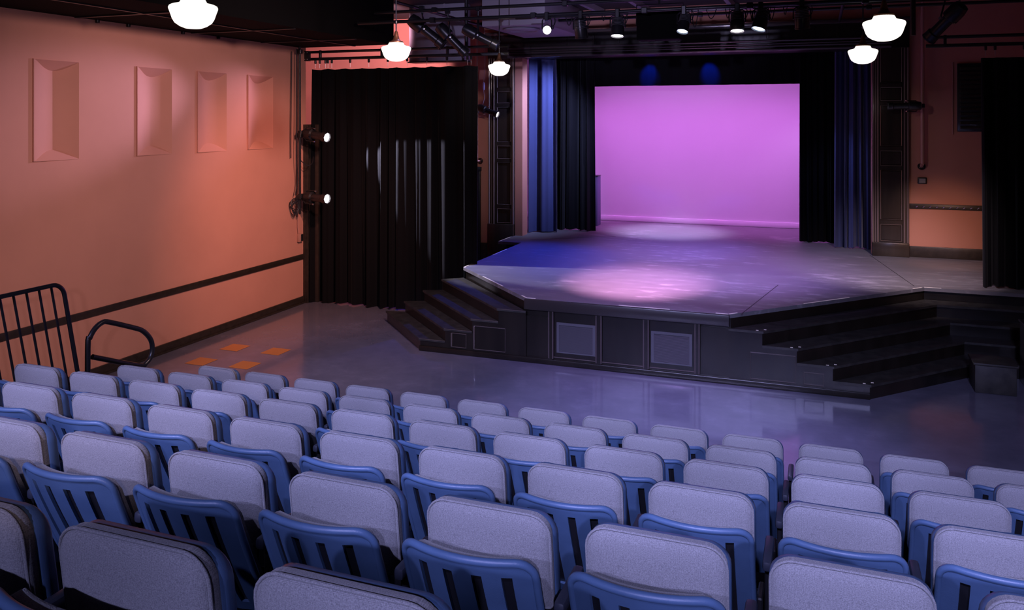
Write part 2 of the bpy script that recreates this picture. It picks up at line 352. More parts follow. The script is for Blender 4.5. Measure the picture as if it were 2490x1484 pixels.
# ------------------------------------------------------------------ proscenium pilasters, header
MOULD = mat('glint_lightened_pilaster_moulding', (0.17, 0.13, 0.11), 0.16, spec=0.8)  # colour lightened to paint glints along the mouldings
def pilaster(name, label, x0, x1, zb, flip):
    t = thing(name, label, 'pilaster', ((x0 + x1) / 2, YB, zb))
    P = lambda mb, n, m, par=t, s=35: rel(mb, t.location).obj(n, m, par, s)
    P(MB().box(x0, x1, YB - 0.05, YB, zb, 5.0), 'pilaster_back', PILM, s=0)
    P(MB().bbox(x0 - 0.0, x1, YB - 0.13, YB, zb, 1.10, 0.01), 'base_block', PILM)
    w = x1 - x0
    pa, pb = (x0 + 0.20 * (w / 0.57), x0 + 0.50 * (w / 0.57)) if not flip else (x0 + 0.14, x1 - 0.12)
    def mould(x, r, zz=1.10):
        m = MB(); m.tube([(x, YB - 0.06 - r * 0.3, zz), (x, YB - 0.06 - r * 0.3, 5.0)], r, 8)
        P(m, 'moulding', MOULD)
    edges = ([x0 + 0.02, x0 + 0.07, x0 + 0.125, pb + 0.035, x1 - 0.015] if not flip else [x0 + 0.015, x0 + 0.055, x0 + 0.095, x1 - 0.075, x1 - 0.02])
    for k, x in enumerate(edges): mould(x, (0.022, 0.014, 0.02, 0.016, 0.02)[k])
    P(MB().box(x0, pa - .02, YB - 0.075, YB - .05, 1.10, 5.0), 'stile', PILM, s=0)
    P(MB().box(pb + .02, x1, YB - 0.075, YB - .05, 1.10, 5.0), 'stile', PILM, s=0)
    zs = [1.12, 1.42, 1.50, 2.38, 2.45, 2.72, 2.80, 3.52, 3.60, 3.84, 3.92, 4.98]
    for z in zs[1:-1:2]:
        P(MB().bbox(pa - .02, pb + .02, YB - 0.072, YB - .05, z, z + .075, 0.006, 1), 'rail', PILM)
    for k in range(0, len(zs), 2):
        z0, z1 = zs[k] + .005, zs[k + 1] - .005
        pm = MB().bbox(pa + .015, pb - .015, YB - 0.062, YB - .05, z0 + .015, z1 - .015, 0.005, 1)
        po = P(pm, 'panel', PILM)
        bd = MB().tube([(pa, YB - .064, z0), (pb, YB - .064, z0), (pb, YB - .064, z1), (pa, YB - .064, z1)], 0.009, 6, closed=True)
        P(bd, 'panel_bead', MOULD, po)
    return t
pl = pilaster('proscenium_pilaster', 'dark panelled pilaster left of the stage, behind a glowing pendant', -6.45, -5.88, 0.0, False)
pr = pilaster('proscenium_pilaster', 'dark panelled pilaster at the right edge of the stage opening', 0.893, 1.49, ST, True)
JAMB = mat('brown_jamb_paint', (0.055, 0.032, 0.024), 0.5)
# panelled jamb returning into the opening, left
t = thing('proscenium_jamb', 'brown panelled jamb between the left pilaster and blue curtain', 'jamb', (-5.88, 16.2, 0.86))
rel(MB().box(-5.90, -5.88, YB - 0.04, 16.52, ST, 4.56), t.location).obj('jamb_board', JAMB, t, 0)
for z0, z1 in ((0.95, 1.15), (1.2, 1.75), (1.82, 2.4), (2.47, 2.72), (2.8, 3.55), (3.62, 3.85), (3.92, 4.5)):
    rel(MB().bbox(-5.88, -5.868, 16.04, 16.44, z0, z1, 0.004, 1), t.location).obj('panel', JAMB, t)
rel(MB().tube([(-5.87, 16.50, ST), (-5.87, 16.50, 4.56)], 0.014, 8), t.location).obj('moulding', mat('rosy_edge_moulding', (0.26, 0.16, 0.14), 0.3), t)
# header
h = thing('proscenium_header', 'dark moulded header beam spanning the top of the stage opening', 'header', (-2.45, YB, 4.53))
rel(MB().box(-6.45, 1.49, YB - 0.10, 16.5, 4.53, 5.05), h.location).obj('fascia', WOOD, h, 0)
for z, r in ((4.555, 0.028), (4.62, 0.02), (4.66, 0.014), (4.72, 0.024)):
    rel(MB().tube([(-6.0, YB - 0.115, z), (1.2, YB - 0.115, z)], r, 8), h.location).obj('moulding', GLINTM, h)
for z0, z1 in ((4.99, 5.06),):
    rel(MB().bbox(-6.5, 1.55, YB - 0.16, YB - .1, z0, z1, 0.012), h.location).obj('cornice', GLINTM, h)
for x in (-4.75, -4.2, -3.7, -3.1, -2.55, -2.05, -1.5, -0.9, -0.3, 0.3):
    rel(MB().bbox(x, x + 0.045, YB - 0.125, YB - .10, 4.76, 4.97, 0.006, 1), h.location).obj('dentil', WOOD, h)

# ------------------------------------------------------------------ stage
sx_ = [-1.043, -0.643, -0.243, 0.161, 0.565]; sy_ = [13.15, 12.855, 12.56, 12.265, 11.97]
corner = [(sx_[k] + 0.931 * (sy_[k] - 10.5), sy_[k]) for k in range(5)]
deck_poly = [(-3.70, 10.5), (-1.043, 10.5), corner[0], (3.98, 13.15), (3.98, 15.995), (0.893, 15.995), (0.893, 16.3), (2.6, 16.3), (2.6, 20.8), (-7.3, 20.8), (-7.3, 16.3), (-5.88, 16.3), (-5.88, 15.93), (-5.92, 15.93), (-5.92, 15.13), (-5.43, 15.13), (-5.43, 12.33)]
stg = thing('stage', 'raised thrust stage with scuffed deck lit violet and pink', 'stage', (-2.4, 13, 0))
R = lambda mb: rel(mb, stg.location)
R(MB().prism(deck_poly, ST - 0.05, ST)).obj('stage_deck', DECKM, stg, 0)
body = [(-3.72, 10.545), (-1.02, 10.545), (corner[0][0] + .0, 13.17), (3.98, 13.17), (3.98, 15.9), (-5.40, 15.9), (-5.40, 12.36)]
R(MB().prism(body, 0, ST - 0.05)).obj('stage_body', WOOD, stg, 0)
R(MB().bbox(-3.72, -1.03, 10.462, 10.53, 0.715, ST - .004, 0.01)).obj('fascia_board', GLINTM if 0 else mat('black_fascia', (0.03, 0.026, 0.024), 0.32), stg)
R(MB().bbox(-5.30, 0.57, 10.47, 10.54, 0.0, 0.075, 0.01)).obj('base_rail', WOOD, stg)
panels = [(-3.93, -3.376), (-3.32, -2.726), (-2.66, -2.10), (-2.04, -1.45), (-1.40, -0.844)]
# recessed boards and their stiles
for k, (a, b) in enumerate(panels):
    R(MB().box(a - .02, b + .02, 10.52, 10.54, 0.075, 0.715 if 0 < k < 4 else (0.62 if k == 0 else 0.68))).obj('front_panel', WOOD, stg, 0)
stiles = [(-3.376, -3.32), (-2.726, -2.66), (-2.10, -2.04), (-1.45, -1.40)]
for a, b in stiles:
    so = R(MB().box(a, b, 10.485, 10.53, 0.075, 0.715)).obj('stile', WOOD, stg, 0)
    for x in (a, b):
        R(MB().tube([(x, 10.492, 0.085), (x, 10.492, 0.71)], 0.011, 8)).obj('stile_bead', GLINTM, so)
for a, b in panels[1:4]:
    R(MB().tube([(a, 10.512, 0.10), (b, 10.512, 0.10)], 0.008, 6)).obj('panel_bead', GLINTM, stg)
for a, b in ((-3.272, -2.742), (-2.007, -1.488)):
    g = R(MB().box(a, b, 10.506, 10.516, 0.165, 0.185).box(a, b, 10.506, 10.516, 0.535, 0.57).box(a, a + 0.035, 10.506, 10.516, 0.185, 0.535).box(b - 0.035, b, 10.506, 10.516, 0.185, 0.535)).obj('vent_grille', GRIL, stg, 0)
    g['label'] = 'grey louvred vent grille'
    for j in range(24):
        z = 0.190 + j * 0.0143
        R(MB().add([(a + .035, 10.506, z), (b - .035, 10.506, z), (b - .035, 10.518, z + .009), (a + .035, 10.518, z + .009), (a + .035, 10.508, z + .0005), (b - .035, 10.508, z + .0005), (b - .035, 10.520, z + .0095), (a + .035, 10.520, z + .0095)], [(0, 1, 2, 3), (4, 7, 6, 5), (0, 4, 5, 1), (2, 6, 7, 3), (0, 3, 7, 4), (1, 5, 6, 2)])).obj('slat', GRIL, g, 0)
# edge tapes
def strip(p, q, w=0.022):
    a, b = Vector((*p, 0)), Vector((*q, 0)); d = (b - a).normalized(); n = Vector((-d.y, d.x, 0)) * w / 2
    return [(a + n)[:2], (b + n)[:2], (b - n)[:2], (a - n)[:2]]
e = 0.014
dl = Vector((-0.688, 0.726)); dr = Vector((0.681, 0.732))
def on_l(s_): return (-3.70 + dl.x * s_ + 0.008, 10.5 + dl.y * s_ + 0.008)
def on_r(s_): return (-1.043 + dr.x * s_ - 0.008, 10.5 + dr.y * s_ + 0.008)
tapes = [(on_l(0.85), on_l(1.65)), (on_l(0.02), on_l(0.17)), ((-3.70, 10.5 + e), (-3.57, 10.5 + e)), ((-2.43, 10.5 + e), (-1.77, 10.5 + e)), ((-1.2, 10.5 + e), (-1.05, 10.5 + e)), (on_r(0.02), on_r(0.15)), (on_r(1.28), on_r(2.12)), (on_r(3.4), on_r(3.58)), ((corner[0][0], 13.15 + e), (corner[0][0] + 0.22, 13.15 + e)), ((-5.415, 13.6), (-5.415, 14.3)), (on_l(2.44), on_l(2.51)), ((-5.415, 12.35), (-5.415, 12.5)), ((-5.905, 15.15), (-5.905, 15.77))]
for p, q in tapes: R(MB().prism(strip(p, q), ST, ST + 0.003)).obj('edge_tape', TAPE, stg, 0)
# deck seams
SEAM = mat('dark_seam', (0.03, 0.03, 0.03), 0.6)
for p, q in (((1.30, 13.2), (0.86, 15.9)), ((-0.9, 10.56), (-0.55, 12.6)), ((-5.4, 15.6), (-3.9, 16.6))):
    R(MB().prism(strip(p, q, 0.012), ST, ST + 0.0012)).obj('deck_seam', SEAM, stg, 0)

# stairs, left flight
lf = [(-3.70, 10.5), (-4.10, 10.5), (-4.49, 10.5), (-4.90, 10.5), (-5.29, 10.5)]
lb = [(-5.43, 12.33), (-5.69, 12.10), (-5.96, 11.97), (-6.24, 11.85), (-6.54, 11.80)]
t = thing('stage_stairs', 'black wooden steps up to the left corner of the stage, beside the curtain', 'stairs', (-5.0, 11.3, 0))
for k in range(1, 5):
    z = ST - 0.172 * k
    s_ = rel(MB().prism([lf[k - 1], lf[k], lb[k], lb[k - 1]], 0, z - 0.03), t.location).obj('riser', WOOD, t, 0)
    n = Vector((-0.03, -0.02))
    s2 = rel(MB().prism([(lf[k - 1][0], lf[k - 1][1] - .01), (lf[k][0] - .02, lf[k][1] - .01), (lb[k][0] - .02, lb[k][1] - .012), lb[k - 1]], z - 0.03, z), t.location).obj('tread', STEPM, t, 0)
    rel(MB().tube([(lf[k][0] - .012, 10.488, z - .006), (lf[k - 1][0], 10.488, z - .006)], 0.006, 6), t.location).obj('nosing', GLINTM, t)
for x0, x1, z0, z1 in ((-4.80, -4.58, 0.10, 0.29), (-4.46, -4.0, 0.10, 0.42)):
    rel(MB().tube([(x0, 10.495, z0), (x1, 10.495, z0), (x1, 10.495, z1), (x0, 10.495, z1)], 0.008, 6, closed=True), t.location).obj('panel_bead', GLINTM, t)
    rel(MB().bbox(x0 - .012, x0 + .012, 10.484, 10.5, z0, z1, 0.005), t.location).obj('panel_strip', GLINTM, t)
# right flight, turning along the front of the right side
t = thing('stage_stairs', 'black steps wrapping the right side of the stage in deep shadow', 'stairs', (0.6, 11.5, 0))
for k in range(1, 5):
    z = ST - 0.172 * k
    poly = [(sx_[k], 10.5), corner[k], (3.98, sy_[k]), (3.98, sy_[k - 1]), corner[k - 1], (sx_[k - 1], 10.5)]
    rel(MB().prism(poly, 0, z - 0.03), t.location).obj('riser', WOOD, t, 0)
    poly2 = [(sx_[k] + .015, 10.49), (corner[k][0] + .0, corner[k][1] - .015), (3.98, sy_[k] - .015), (3.98, sy_[k - 1]), corner[k - 1], (sx_[k - 1], 10.49)]
    rel(MB().prism(poly2, z - 0.03, z), t.location).obj('tread', STEPM, t, 0)
    for dx, dy, l in ((-0.06, 0.0, 0.03), (0.03, 0.06, 0.03)):
        rel(MB().box(sx_[k] + dx - l / 2, sx_[k] + dx + l / 2, 10.51 + dy, 10.53 + dy, z, z + .003), t.location).obj('edge_tape', TAPE, t, 0)
for x0, x1, z0, z1 in ((-0.78, -0.26, 0.10, 0.42), (-0.16, 0.06, 0.10, 0.24)):
    rel(MB().tube([(x0, 10.495, z0), (x1, 10.495, z0), (x1, 10.495, z1), (x0, 10.495, z1)], 0.008, 6, closed=True), t.location).obj('panel_bead', GLINTM, t)
# black boxes in the dark corner
t = thing('storage_box', 'low black box on the dark floor below the right steps', 'box', (1.98, 11.40, 0))
MB().bbox(-0.22, 0.22, -0.2, 0.2, 0, 0.33, 0.01).obj('box_body', STEPM, t); MB().bbox(-0.235, 0.235, -0.215, 0.215, 0.33, 0.36, 0.008).obj('box_lid', STEPM, t)
t = thing('storage_box', 'taller black box behind the low box at the right edge', 'box', (2.62, 11.72, 0))
MB().bbox(-0.25, 0.25, -0.2, 0.2, 0, 0.74, 0.01).obj('box_body', BLK, t); MB().bbox(-0.265, 0.265, -0.215, 0.215, 0.74, 0.77, 0.008).obj('box_lid', BLK, t)

# ------------------------------------------------------------------ drapes
def drape(name, label, cat, m, p0, p1, z0, z1, folds, amp, seed, group=None, top_amp=0.35, nz=14, hem=None, flare=0.0, scallop=0.0, hem_wave=0.012):
    rnd = random.Random(seed); p0, p1 = Vector((*p0, 0)), Vector((*p1, 0)); L = (p1 - p0).length; d = (p1 - p0) / L; n = Vector((d.y, -d.x, 0))
    K = folds * 12; ph = []; acc = 0
    w = [rnd.uniform(0.55, 1.6) for _ in range(folds)]; W = sum(w); am = [rnd.uniform(0.45, 1.25) for _ in range(folds + 1)]; dr_ = [rnd.uniform(-1, 1) for _ in range(folds + 1)]
    pos = []
    for i in range(folds):
        for j in range(12): pos.append((acc + w[i] * j / 12, i, j / 12))
        acc += w[i]
    pos.append((W, folds - 1, 1.0))
    t = thing(name, label, cat, tuple((p0 + p1) / 2 + Vector((0, 0, z0))), group)
    front = []; back = []
    for iz in range(nz + 1):
        v_ = iz / nz
        for (s_, i, fr) in pos:
            a = am[i] * (1 - fr) + am[i + 1] * fr
            A = amp * a * (top_amp + (1 - top_amp) * (1 - v_) ** 0.8)
            o = A * math.sin(2 * math.pi * fr) * 0.5 + A * 0.25 * math.sin(4 * math.pi * fr + i)
            sl = (s_ / W) * L; sl += (dr_[i] * (1 - fr) + dr_[i + 1] * fr) * 0.03 * (1 - v_) + flare * (s_ / W - .5) * (1 - v_)
            zz = z0 + (z1 - z0) * v_
            if iz == 0: zz += hem_wave * (math.sin(s_ * 1.7 + seed) + 1)
            if iz == nz: zz -= scallop * math.sin(math.pi * ((s_ / W * 9.5) % 1.0))
            b_ = p0 + d * sl; front.append(b_ + n * (o + 0.006) + Vector((0, 0, zz))); back.append(b_ + n * (o - 0.006) + Vector((0, 0, zz)))
    M_ = len(pos); f = []; off = len(front)
    for iz in range(nz):
        for k in range(M_ - 1):
            a = iz * M_ + k; f.append((a, a + 1, a + M_ + 1, a + M_)); f.append((off + a, off + a + M_, off + a + M_ + 1, off + a + 1))
    for k in range(M_ - 1):
        f.append((k, off + k, off + k + 1, k + 1)); a = nz * M_ + k; f.append((a, a + 1, off + a + 1, off + a))
    for iz in range(nz):
        for k in (0, M_ - 1):
            a = iz * M_ + k; f.append((a, a + M_, off + a + M_, off + a))
    mb = MB(); mb.add(front + back, f); rel(mb, t.location).obj('cloth', m, t, 80)
    return t
c1 = drape('stage_curtain', 'tall black velour curtain hung between salmon wall and left pilaster', 'curtain', VELB, (-8.52, 12.62), (-5.30, 12.62), 0.0, 4.17, 12, 0.15, 3, 'black masking curtains', nz=18, scallop=0.016)
c2 = drape('stage_curtain', 'black velour curtain at the right edge of the picture', 'curtain', VELB, (2.20, 13.52), (3.9, 13.40), ST, 4.16, 9, 0.16, 5, 'black masking curtains')
b1 = drape('side_curtain', 'blue velour side curtain just inside the left of the stage', 'curtain', VELU, (-5.80, 16.66), (-5.20, 16.70), ST, 4.75, 2, 0.30, 12, 'blue stage side curtains', top_amp=0.8)
b2_ = drape('side_curtain', 'black side curtain left of the glowing backdrop', 'curtain', VELK, (-5.75, 17.18), (-4.52, 17.24), ST, 4.75, 6, 0.22, 8, 'black stage side curtains', top_amp=0.7)
b3 = drape('side_curtain', 'black side curtain right of the glowing backdrop', 'curtain', VELB, (-0.345, 17.16), (0.30, 17.16), ST, 4.75, 5, 0.10, 9, 'black stage side curtains')
b4 = drape('side_curtain', 'dark blue side curtain beside the right pilaster', 'curtain', VELU, (0.29, 16.68), (1.05, 16.62), ST, 4.75, 6, 0.16, 15, 'blue stage side curtains', top_amp=0.7)
bd = drape('stage_border', 'black border cloth hanging above the glowing backdrop', 'curtain', VELK, (-5.3, 17.36), (1.2, 17.36), 3.975, 5.6, 14, 0.05, 21, hem_wave=0.001)
# cyclorama
cy = thing('cyclorama', 'pink and violet lit backdrop cloth at the rear of the stage', 'backdrop', (-2.5, 19.15, ST))
mb = MB(); v = []; f = []; N = 60; NZ = 12
for iz in range(NZ + 1):
    for k in range(N + 1):
        z = ST + 0.02 + (5.6 - ST) * iz / NZ
        rip = 0.010 * math.sin(k * 1.9) * (1 - iz / NZ) ** 2 + 0.006 * math.sin(k * 0.7 + 1) * (1 - iz / NZ)
        v.append((-7.0 + 9.2 * k / N, 19.15 + rip, z))
n_ = len(v); v += [(x, y + 0.01, z) for x, y, z in v]
for iz in range(NZ):
    for k in range(N):
        a = iz * (N + 1) + k; f += [(a, a + 1, a + N + 2, a + N + 1), (n_ + a, n_ + a + N + 1, n_ + a + N + 2, n_ + a + 1)]
mb.add(v, f); rel(mb, cy.location).obj('cloth', CYC, cy, 80)
hm = rel(MB().bbox(-7.0, 2.2, 19.115, 19.140, ST + .002, ST + 0.125, 0.008), cy.location).obj('hem', mat('pale_hem', (0.9, 0.88, 0.9), 0.8), cy)
# bluish flat standing behind the black leg
t = thing('stage_flat', 'narrow blue-grey box standing behind the left black side curtain', 'flat', (-4.83, 18.2, ST))
MB().bbox(-0.17, 0.17, -0.15, 0.15, 0.0, 1.12, 0.008).obj('flat_body', mat('blue_grey_paint', (0.16, 0.17, 0.30), 0.6), t); MB().bbox(-0.18, 0.18, -0.16, 0.16, 1.12, 1.135, 0.004).obj('flat_cap', BLK, t)

# ------------------------------------------------------------------ curtain tracks
def track(label, x0, x1, y, xs, zl=4.35, zu=4.475):
    t = thing('curtain_track', label, 'curtain track', ((x0 + x1) / 2, y, zl))
    rel(MB().tube([(x0, y, zu), (x1, y, zu)], 0.024, 10), t.location).obj('upper_pipe', BLK, t)
    rel(MB().bbox(x0, x1, y - 0.02, y + 0.02, zl - 0.025, zl + 0.025, 0.006), t.location).obj('track_rail', BLK, t)
    k = 0
    x = x0 + 0.25
    while x < x1:
        rel(MB().bbox(x - .02, x + .02, y - .025, y + .025, zl + .02, zu + .03, 0.006, 1), t.location).obj('hanger', BLK, t); x += 1.25
    for x in xs:
        cr = rel(MB().bbox(x - .018, x + .018, y - .018, y + .018, zl - .085, zl - .02, 0.008, 1), t.location).obj('carrier', BLK, t)
        rel(MB().tube([(x, y, zl - .085), (x, y, zl - .165)], 0.0035, 5), t.location).obj('hook_chain', mat('small_chain', (0.4, 0.4, 0.42), 0.35, metal=1.0), cr)
    return t
track('black pipe and curtain track above the tall left curtain', -8.60, -4.75, 12.62, [-8.45, -8.36, -8.24, -8.19, -8.11] + [-8.11 + 0.375 * k for k in range(1, 8)] + [-5.42])
track('black pipe and curtain track above the right edge curtain', 1.48, 3.95, 13.46, [2.25, 2.37, 2.73, 3.1, 3.5, 3.85])
t = thing('pipe_bracket', 'small bolted bracket at the wall end of the left curtain track', 'bracket', (-8.56, 12.52, 4.40))
MB().bbox(-.04, .05, -.03, .05, -.09, .09, .006).obj('plate', BLK, t)
for a in (-.02, .03):
    for z in (-.06, .06): MB().lathe([(0.009, 0), (0.009, .012), (0.004, .016)], 8, Matrix.Translation((a, -.03, z)) @ Matrix.Rotation(math.pi / 2, 4, 'X')).obj('bolt', CHRM, t)

# ------------------------------------------------------------------ pendants
PEND = [(-4.50, 5.08, 'foremost left, hanging at the top edge'), (-4.80, 8.88, 'left, hanging in front of the curtain track'), (-4.87, 12.50, 'left, hanging before the left pilaster'), (0.55, 8.06, 'right, the higher and larger of the pair'), (0.53, 11.35, 'right, the lower and smaller of the pair')]
globe_prof = [(0.02, -0.150), (0.06, -0.146), (0.10, -0.130), (0.135, -0.105), (0.153, -0.075), (0.168, -0.030), (0.179, 0.000), (0.180, 0.010), (0.174, 0.024), (0.155, 0.034), (0.120, 0.042), (0.100, 0.050), (0.092, 0.066), (0.085, 0.078), (0.06, 0.082)]
gm = MB().lathe(globe_prof, 40).mesh('globe', GLOBE, 60)
fm = MB().lathe([(0.084, 0.074), (0.087, 0.080), (0.085, 0.092), (0.060, 0.100), (0.040, 0.12), (0.030, 0.16), (0.02, 0.205), (0.012, 0.22)], 24).mesh('fitter', BRASS, 50)
sm = MB().tube([(0, 0, 0.21), (0, 0, 1.28)], 0.008, 8).lathe([(0.008, .30), (0.016, .31), (0.016, .34), (0.008, .35)], 12).mesh('stem', BLK)
cm = MB().lathe([(0.07, 1.30), (0.068, 1.27), (0.04, 1.25), (0.012, 1.24)], 20).mesh('canopy', BLK)
for x, y, lb_ in PEND:
    t = thing('pendant_lamp', 'glowing opal schoolhouse pendant ' + lb_, 'pendant lamp', (x, y, 4.13), 'opal glass pendants')
    for nm, me in (('globe', gm), ('fitter', fm), ('stem', sm), ('canopy', cm)): link(nm, me, t)

# ------------------------------------------------------------------ lighting instruments
def ellips(label, loc, tgt, lens, up, L=0.62, r=0.085, group=None, beam=None, name='ellipsoidal_spotlight'):
    """stage profile spot: loc = yoke pivot; up = clamp point on its pipe (offset)"""
    t = thing(name, label, 'stage light', loc, group)
    d = (Vector(tgt) - Vector(loc)).normalized(); M = d.to_track_quat('Z', 'Y').to_matrix().to_4x4()
    B = lambda mb: mb.tf(M)
    B(MB().lathe([(r * .5, -L * .45), (r * .95, -L * .43), (r * 1.15, -L * .3), (r * 1.15, -L * .08), (r * .8, -L * .05), (r * .8, L * .03)], 20)).obj('lamp_housing', BLK, t)
    B(MB().lathe([(r * .78, 0.0), (r * .78, L * .38), (r * .98, L * .40), (r * .98, L * .55), (r * .92, L * .55), (r * .92, L * .45), (r * .7, L * .40), (r * .7, 0.0)], 20, cap=False)).obj('lens_barrel', BLK, t)
    B(MB().lathe([(r * .88, L * .515), (r * .7, L * .53), (r * .3, L * .54), (0.004, L * .542)], 20)).obj('lens', lens, t)
    B(MB().tube([(-r * 1.25, 0, -L * .05), (-r * 1.25, 0, L * .02)], 0.018, 8)).obj('knob', BLK, t)
    B(MB().lathe([(r * .86, L * .552), (r * 1.08, L * .552), (r * 1.08, L * .58), (r * .9, L * .58)], 8, cap=False)).obj('gel_frame', BLK, t)
    upv = Vector(up); side = d.cross(upv.normalized())
    side = side.normalized() if side.length > .05 else d.orthogonal().normalized()
    a = side * r * 1.3; p1 = upv * 0.72
    MB().tube([-a, -a + p1 * .8, -a * .6 + p1, a * .6 + p1, a + p1 * .8, a], 0.011, 6).obj('yoke', BLK, t)
    MB().tube([p1, upv], 0.016, 8).bbox(upv.x - .035, upv.x + .035, upv.y - .035, upv.y + .035, upv.z - .03, upv.z + .045, 0.008, 1).obj('clamp', BLK, t)
    for s_ in (-1, 1): MB().lathe([(0.004, -.01), (0.02, -.01), (0.02, .012), (0.006, .016)], 10, Matrix.Translation(a * s_) @ side.to_track_quat('Z', 'Y').to_matrix().to_4x4()).obj('yoke_knob', CHRM, t)
    if beam: spot('beam', Vector(loc) + d * (L * .6), *beam, parent=t)
    return t
def par(label, x, y, zpipe, zlens, tgt, lens, r=0.09, group='stage lights on the front pipe', fins=True):
    zc = zlens + 0.11; t = thing('par_light', label, 'stage light', (x, y, zc), group)
    d = (Vector(tgt) - Vector((x, y, zc))).normalized(); M = d.to_track_quat('Z', 'Y').to_matrix().to_4x4()
    B = lambda mb: mb.tf(M)
    B(MB().lathe([(r * .35, -.15), (r * .7, -.14), (r * .85, -.05), (r, .0), (r, .10), (r * 1.04, .105), (r * 1.04, .12), (r * .97, .12), (r * .97, .08), (r * .5, .05)], 22)).obj('can', BLK, t)
    for k in range(6): B(MB().lathe([(r * (.72 + .03 * k), -.13 + k * .02), (r * (.92 + .02 * k), -.13 + k * .02), (r * (.92 + .02 * k), -.124 + k * .02), (r * (.72 + .03 * k), -.124 + k * .02)], 18)).obj('cooling_fin', GRIL, t)
    B(MB().lathe([(r * .94, .095), (r * .8, .108), (r * .4, .116), (0.003, .118)], 22)).obj('lens', lens, t)
    h = zpipe - zc
    MB().tube([(-r * 1.15, 0, 0), (-r * 1.15, 0, h * .6), (-r * .8, 0, h * .75), (r * .8, 0, h * .75), (r * 1.15, 0, h * .6), (r * 1.15, 0, 0)], 0.009, 6).obj('yoke', BLK, t)
    MB().bbox(-.03, .03, -.035, .035, h - .08, h + .04, .008, 1).tube([(0, 0, h * .75), (0, 0, h - .06)], 0.012, 8).obj('clamp', BLK, t)
    pts = [(r * .3, 0.02, -.0 + h * .2 - .05)] + [(r * .3 + 0.10 * math.sin(q / 6 * math.pi), 0.03, h * .2 + (h * .75) * q / 6 - .03 * math.sin(q / 6 * math.pi * 2)) for q in range(1, 7)]
    MB().tube(pts, 0.006, 6).obj('cable', BPL, t)
    return t
PY, PZ = 11.0, 4.74
par('star-bright round stage light facing the seats, leftmost on the pipe', -3.567, PY, PZ, 4.43, (-1.2, 4.0, 2.9), LENSS, 0.06)
par('unlit stage light with violet lens, second from left on pipe', -3.077, PY, PZ, 4.41, (-2.9, 12.0, 1.0), LENSD)
par('ribbed stage light glowing white, third from left on pipe', -2.557, PY, PZ, 4.41, (-2.557, 10.2, 0.9), LENSW)
par('bright blue-white stage light just right of the black loudspeaker', -1.666, PY, PZ, 4.43, (-1.9, 10.2, 2.6), LENSB, 0.075)
par('ribbed stage light glowing white, left of the blue-white pair', -0.982, PY, PZ, 4.42, (-0.95, 10.2, 0.9), LENSW)
par('tilted stage light with blue-white lens near the right end of pipe', -0.691, PY, PZ, 4.43, (-1.6, 10.0, 0.9), LENSB)
par('dark unlit stage light at the right end of the pipe', -0.194, PY, PZ, 4.43, (-0.1, 12.0, 0.9), LENSD)
# profile spots in the left cluster
ellips('black profile spotlight tilted down, leftmost of the left cluster', (-5.72, 11.5, 4.66), (-4.6, 11.9, 3.72), LENSD, (-0.05, 0, 0.33), 0.66, 0.095, 'profile spotlights above the left track')
ellips('black profile spotlight tilted down, middle of the left cluster', (-5.28, 11.5, 4.52), (-4.3, 11.9, 3.45), LENSD, (-0.05, 0, 0.40), 0.60, 0.085, 'profile spotlights above the left track')
ellips('black profile spotlight with blue lens, right of the left cluster', (-4.82, 11.5, 4.54), (-3.4, 12.0, 3.75), LENSBL, (0.0, 0, 0.40), 0.58, 0.08, 'profile spotlights above the left track')
ellips('dark profile spotlight high in the top right corner', (1.44, 11.0, 4.46), (0.3, 12.0, 3.2), LENSD, (0.10, 0, 0.42), 0.55, 0.085, 'profile spotlights above the left track' if 0 else None)
# wall pipe fixtures
ellips('upper lit profile spotlight on the left wall pipe', (-8.19, 12.2, 3.00), (-5.2, 11.55, 2.60), LENSW, (-0.27, -0.02, 0.03), 0.54, 0.088, 'lit profile spotlights on the left wall pipe', beam=((-5.4, 12.75, 1.75), (0.80, 0.75, 1.0), 850, 50, 0.25, 0.02))
ellips('lower lit profile spotlight on the left wall pipe', (-8.19, 12.2, 1.91), (-5.2, 11.55, 1.90), LENSW, (-0.27, -0.02, 0.02), 0.54, 0.088, 'lit profile spotlights on the left wall pipe', beam=((-5.4, 12.75, 1.6), (0.80, 0.75, 1.0), 90, 30, 0.6, 0.02))
ellips('small lit spotlight on the pink pipe beside the left pilaster', (-6.36, 15.62, 3.45), (-4.6, 15.4, 2.85), LENSW, (-0.32, 0.24, 0.0), 0.48, 0.07, beam=((-4.6, 15.4, 2.85), (0.85, 0.72, 1.0), 40, 60, 0.8, 0.03))
ellips('lit spotlight aimed left from the pipe beside the right pilaster', (1.42, 15.62, 3.50), (-0.5, 15.75, 3.46), LENSW, (0.27, 0.24, 0.0), 0.52, 0.07, beam=((-0.5, 15.75, 3.3), (0.85, 0.72, 1.0), 25, 70, 0.8, 0.03))

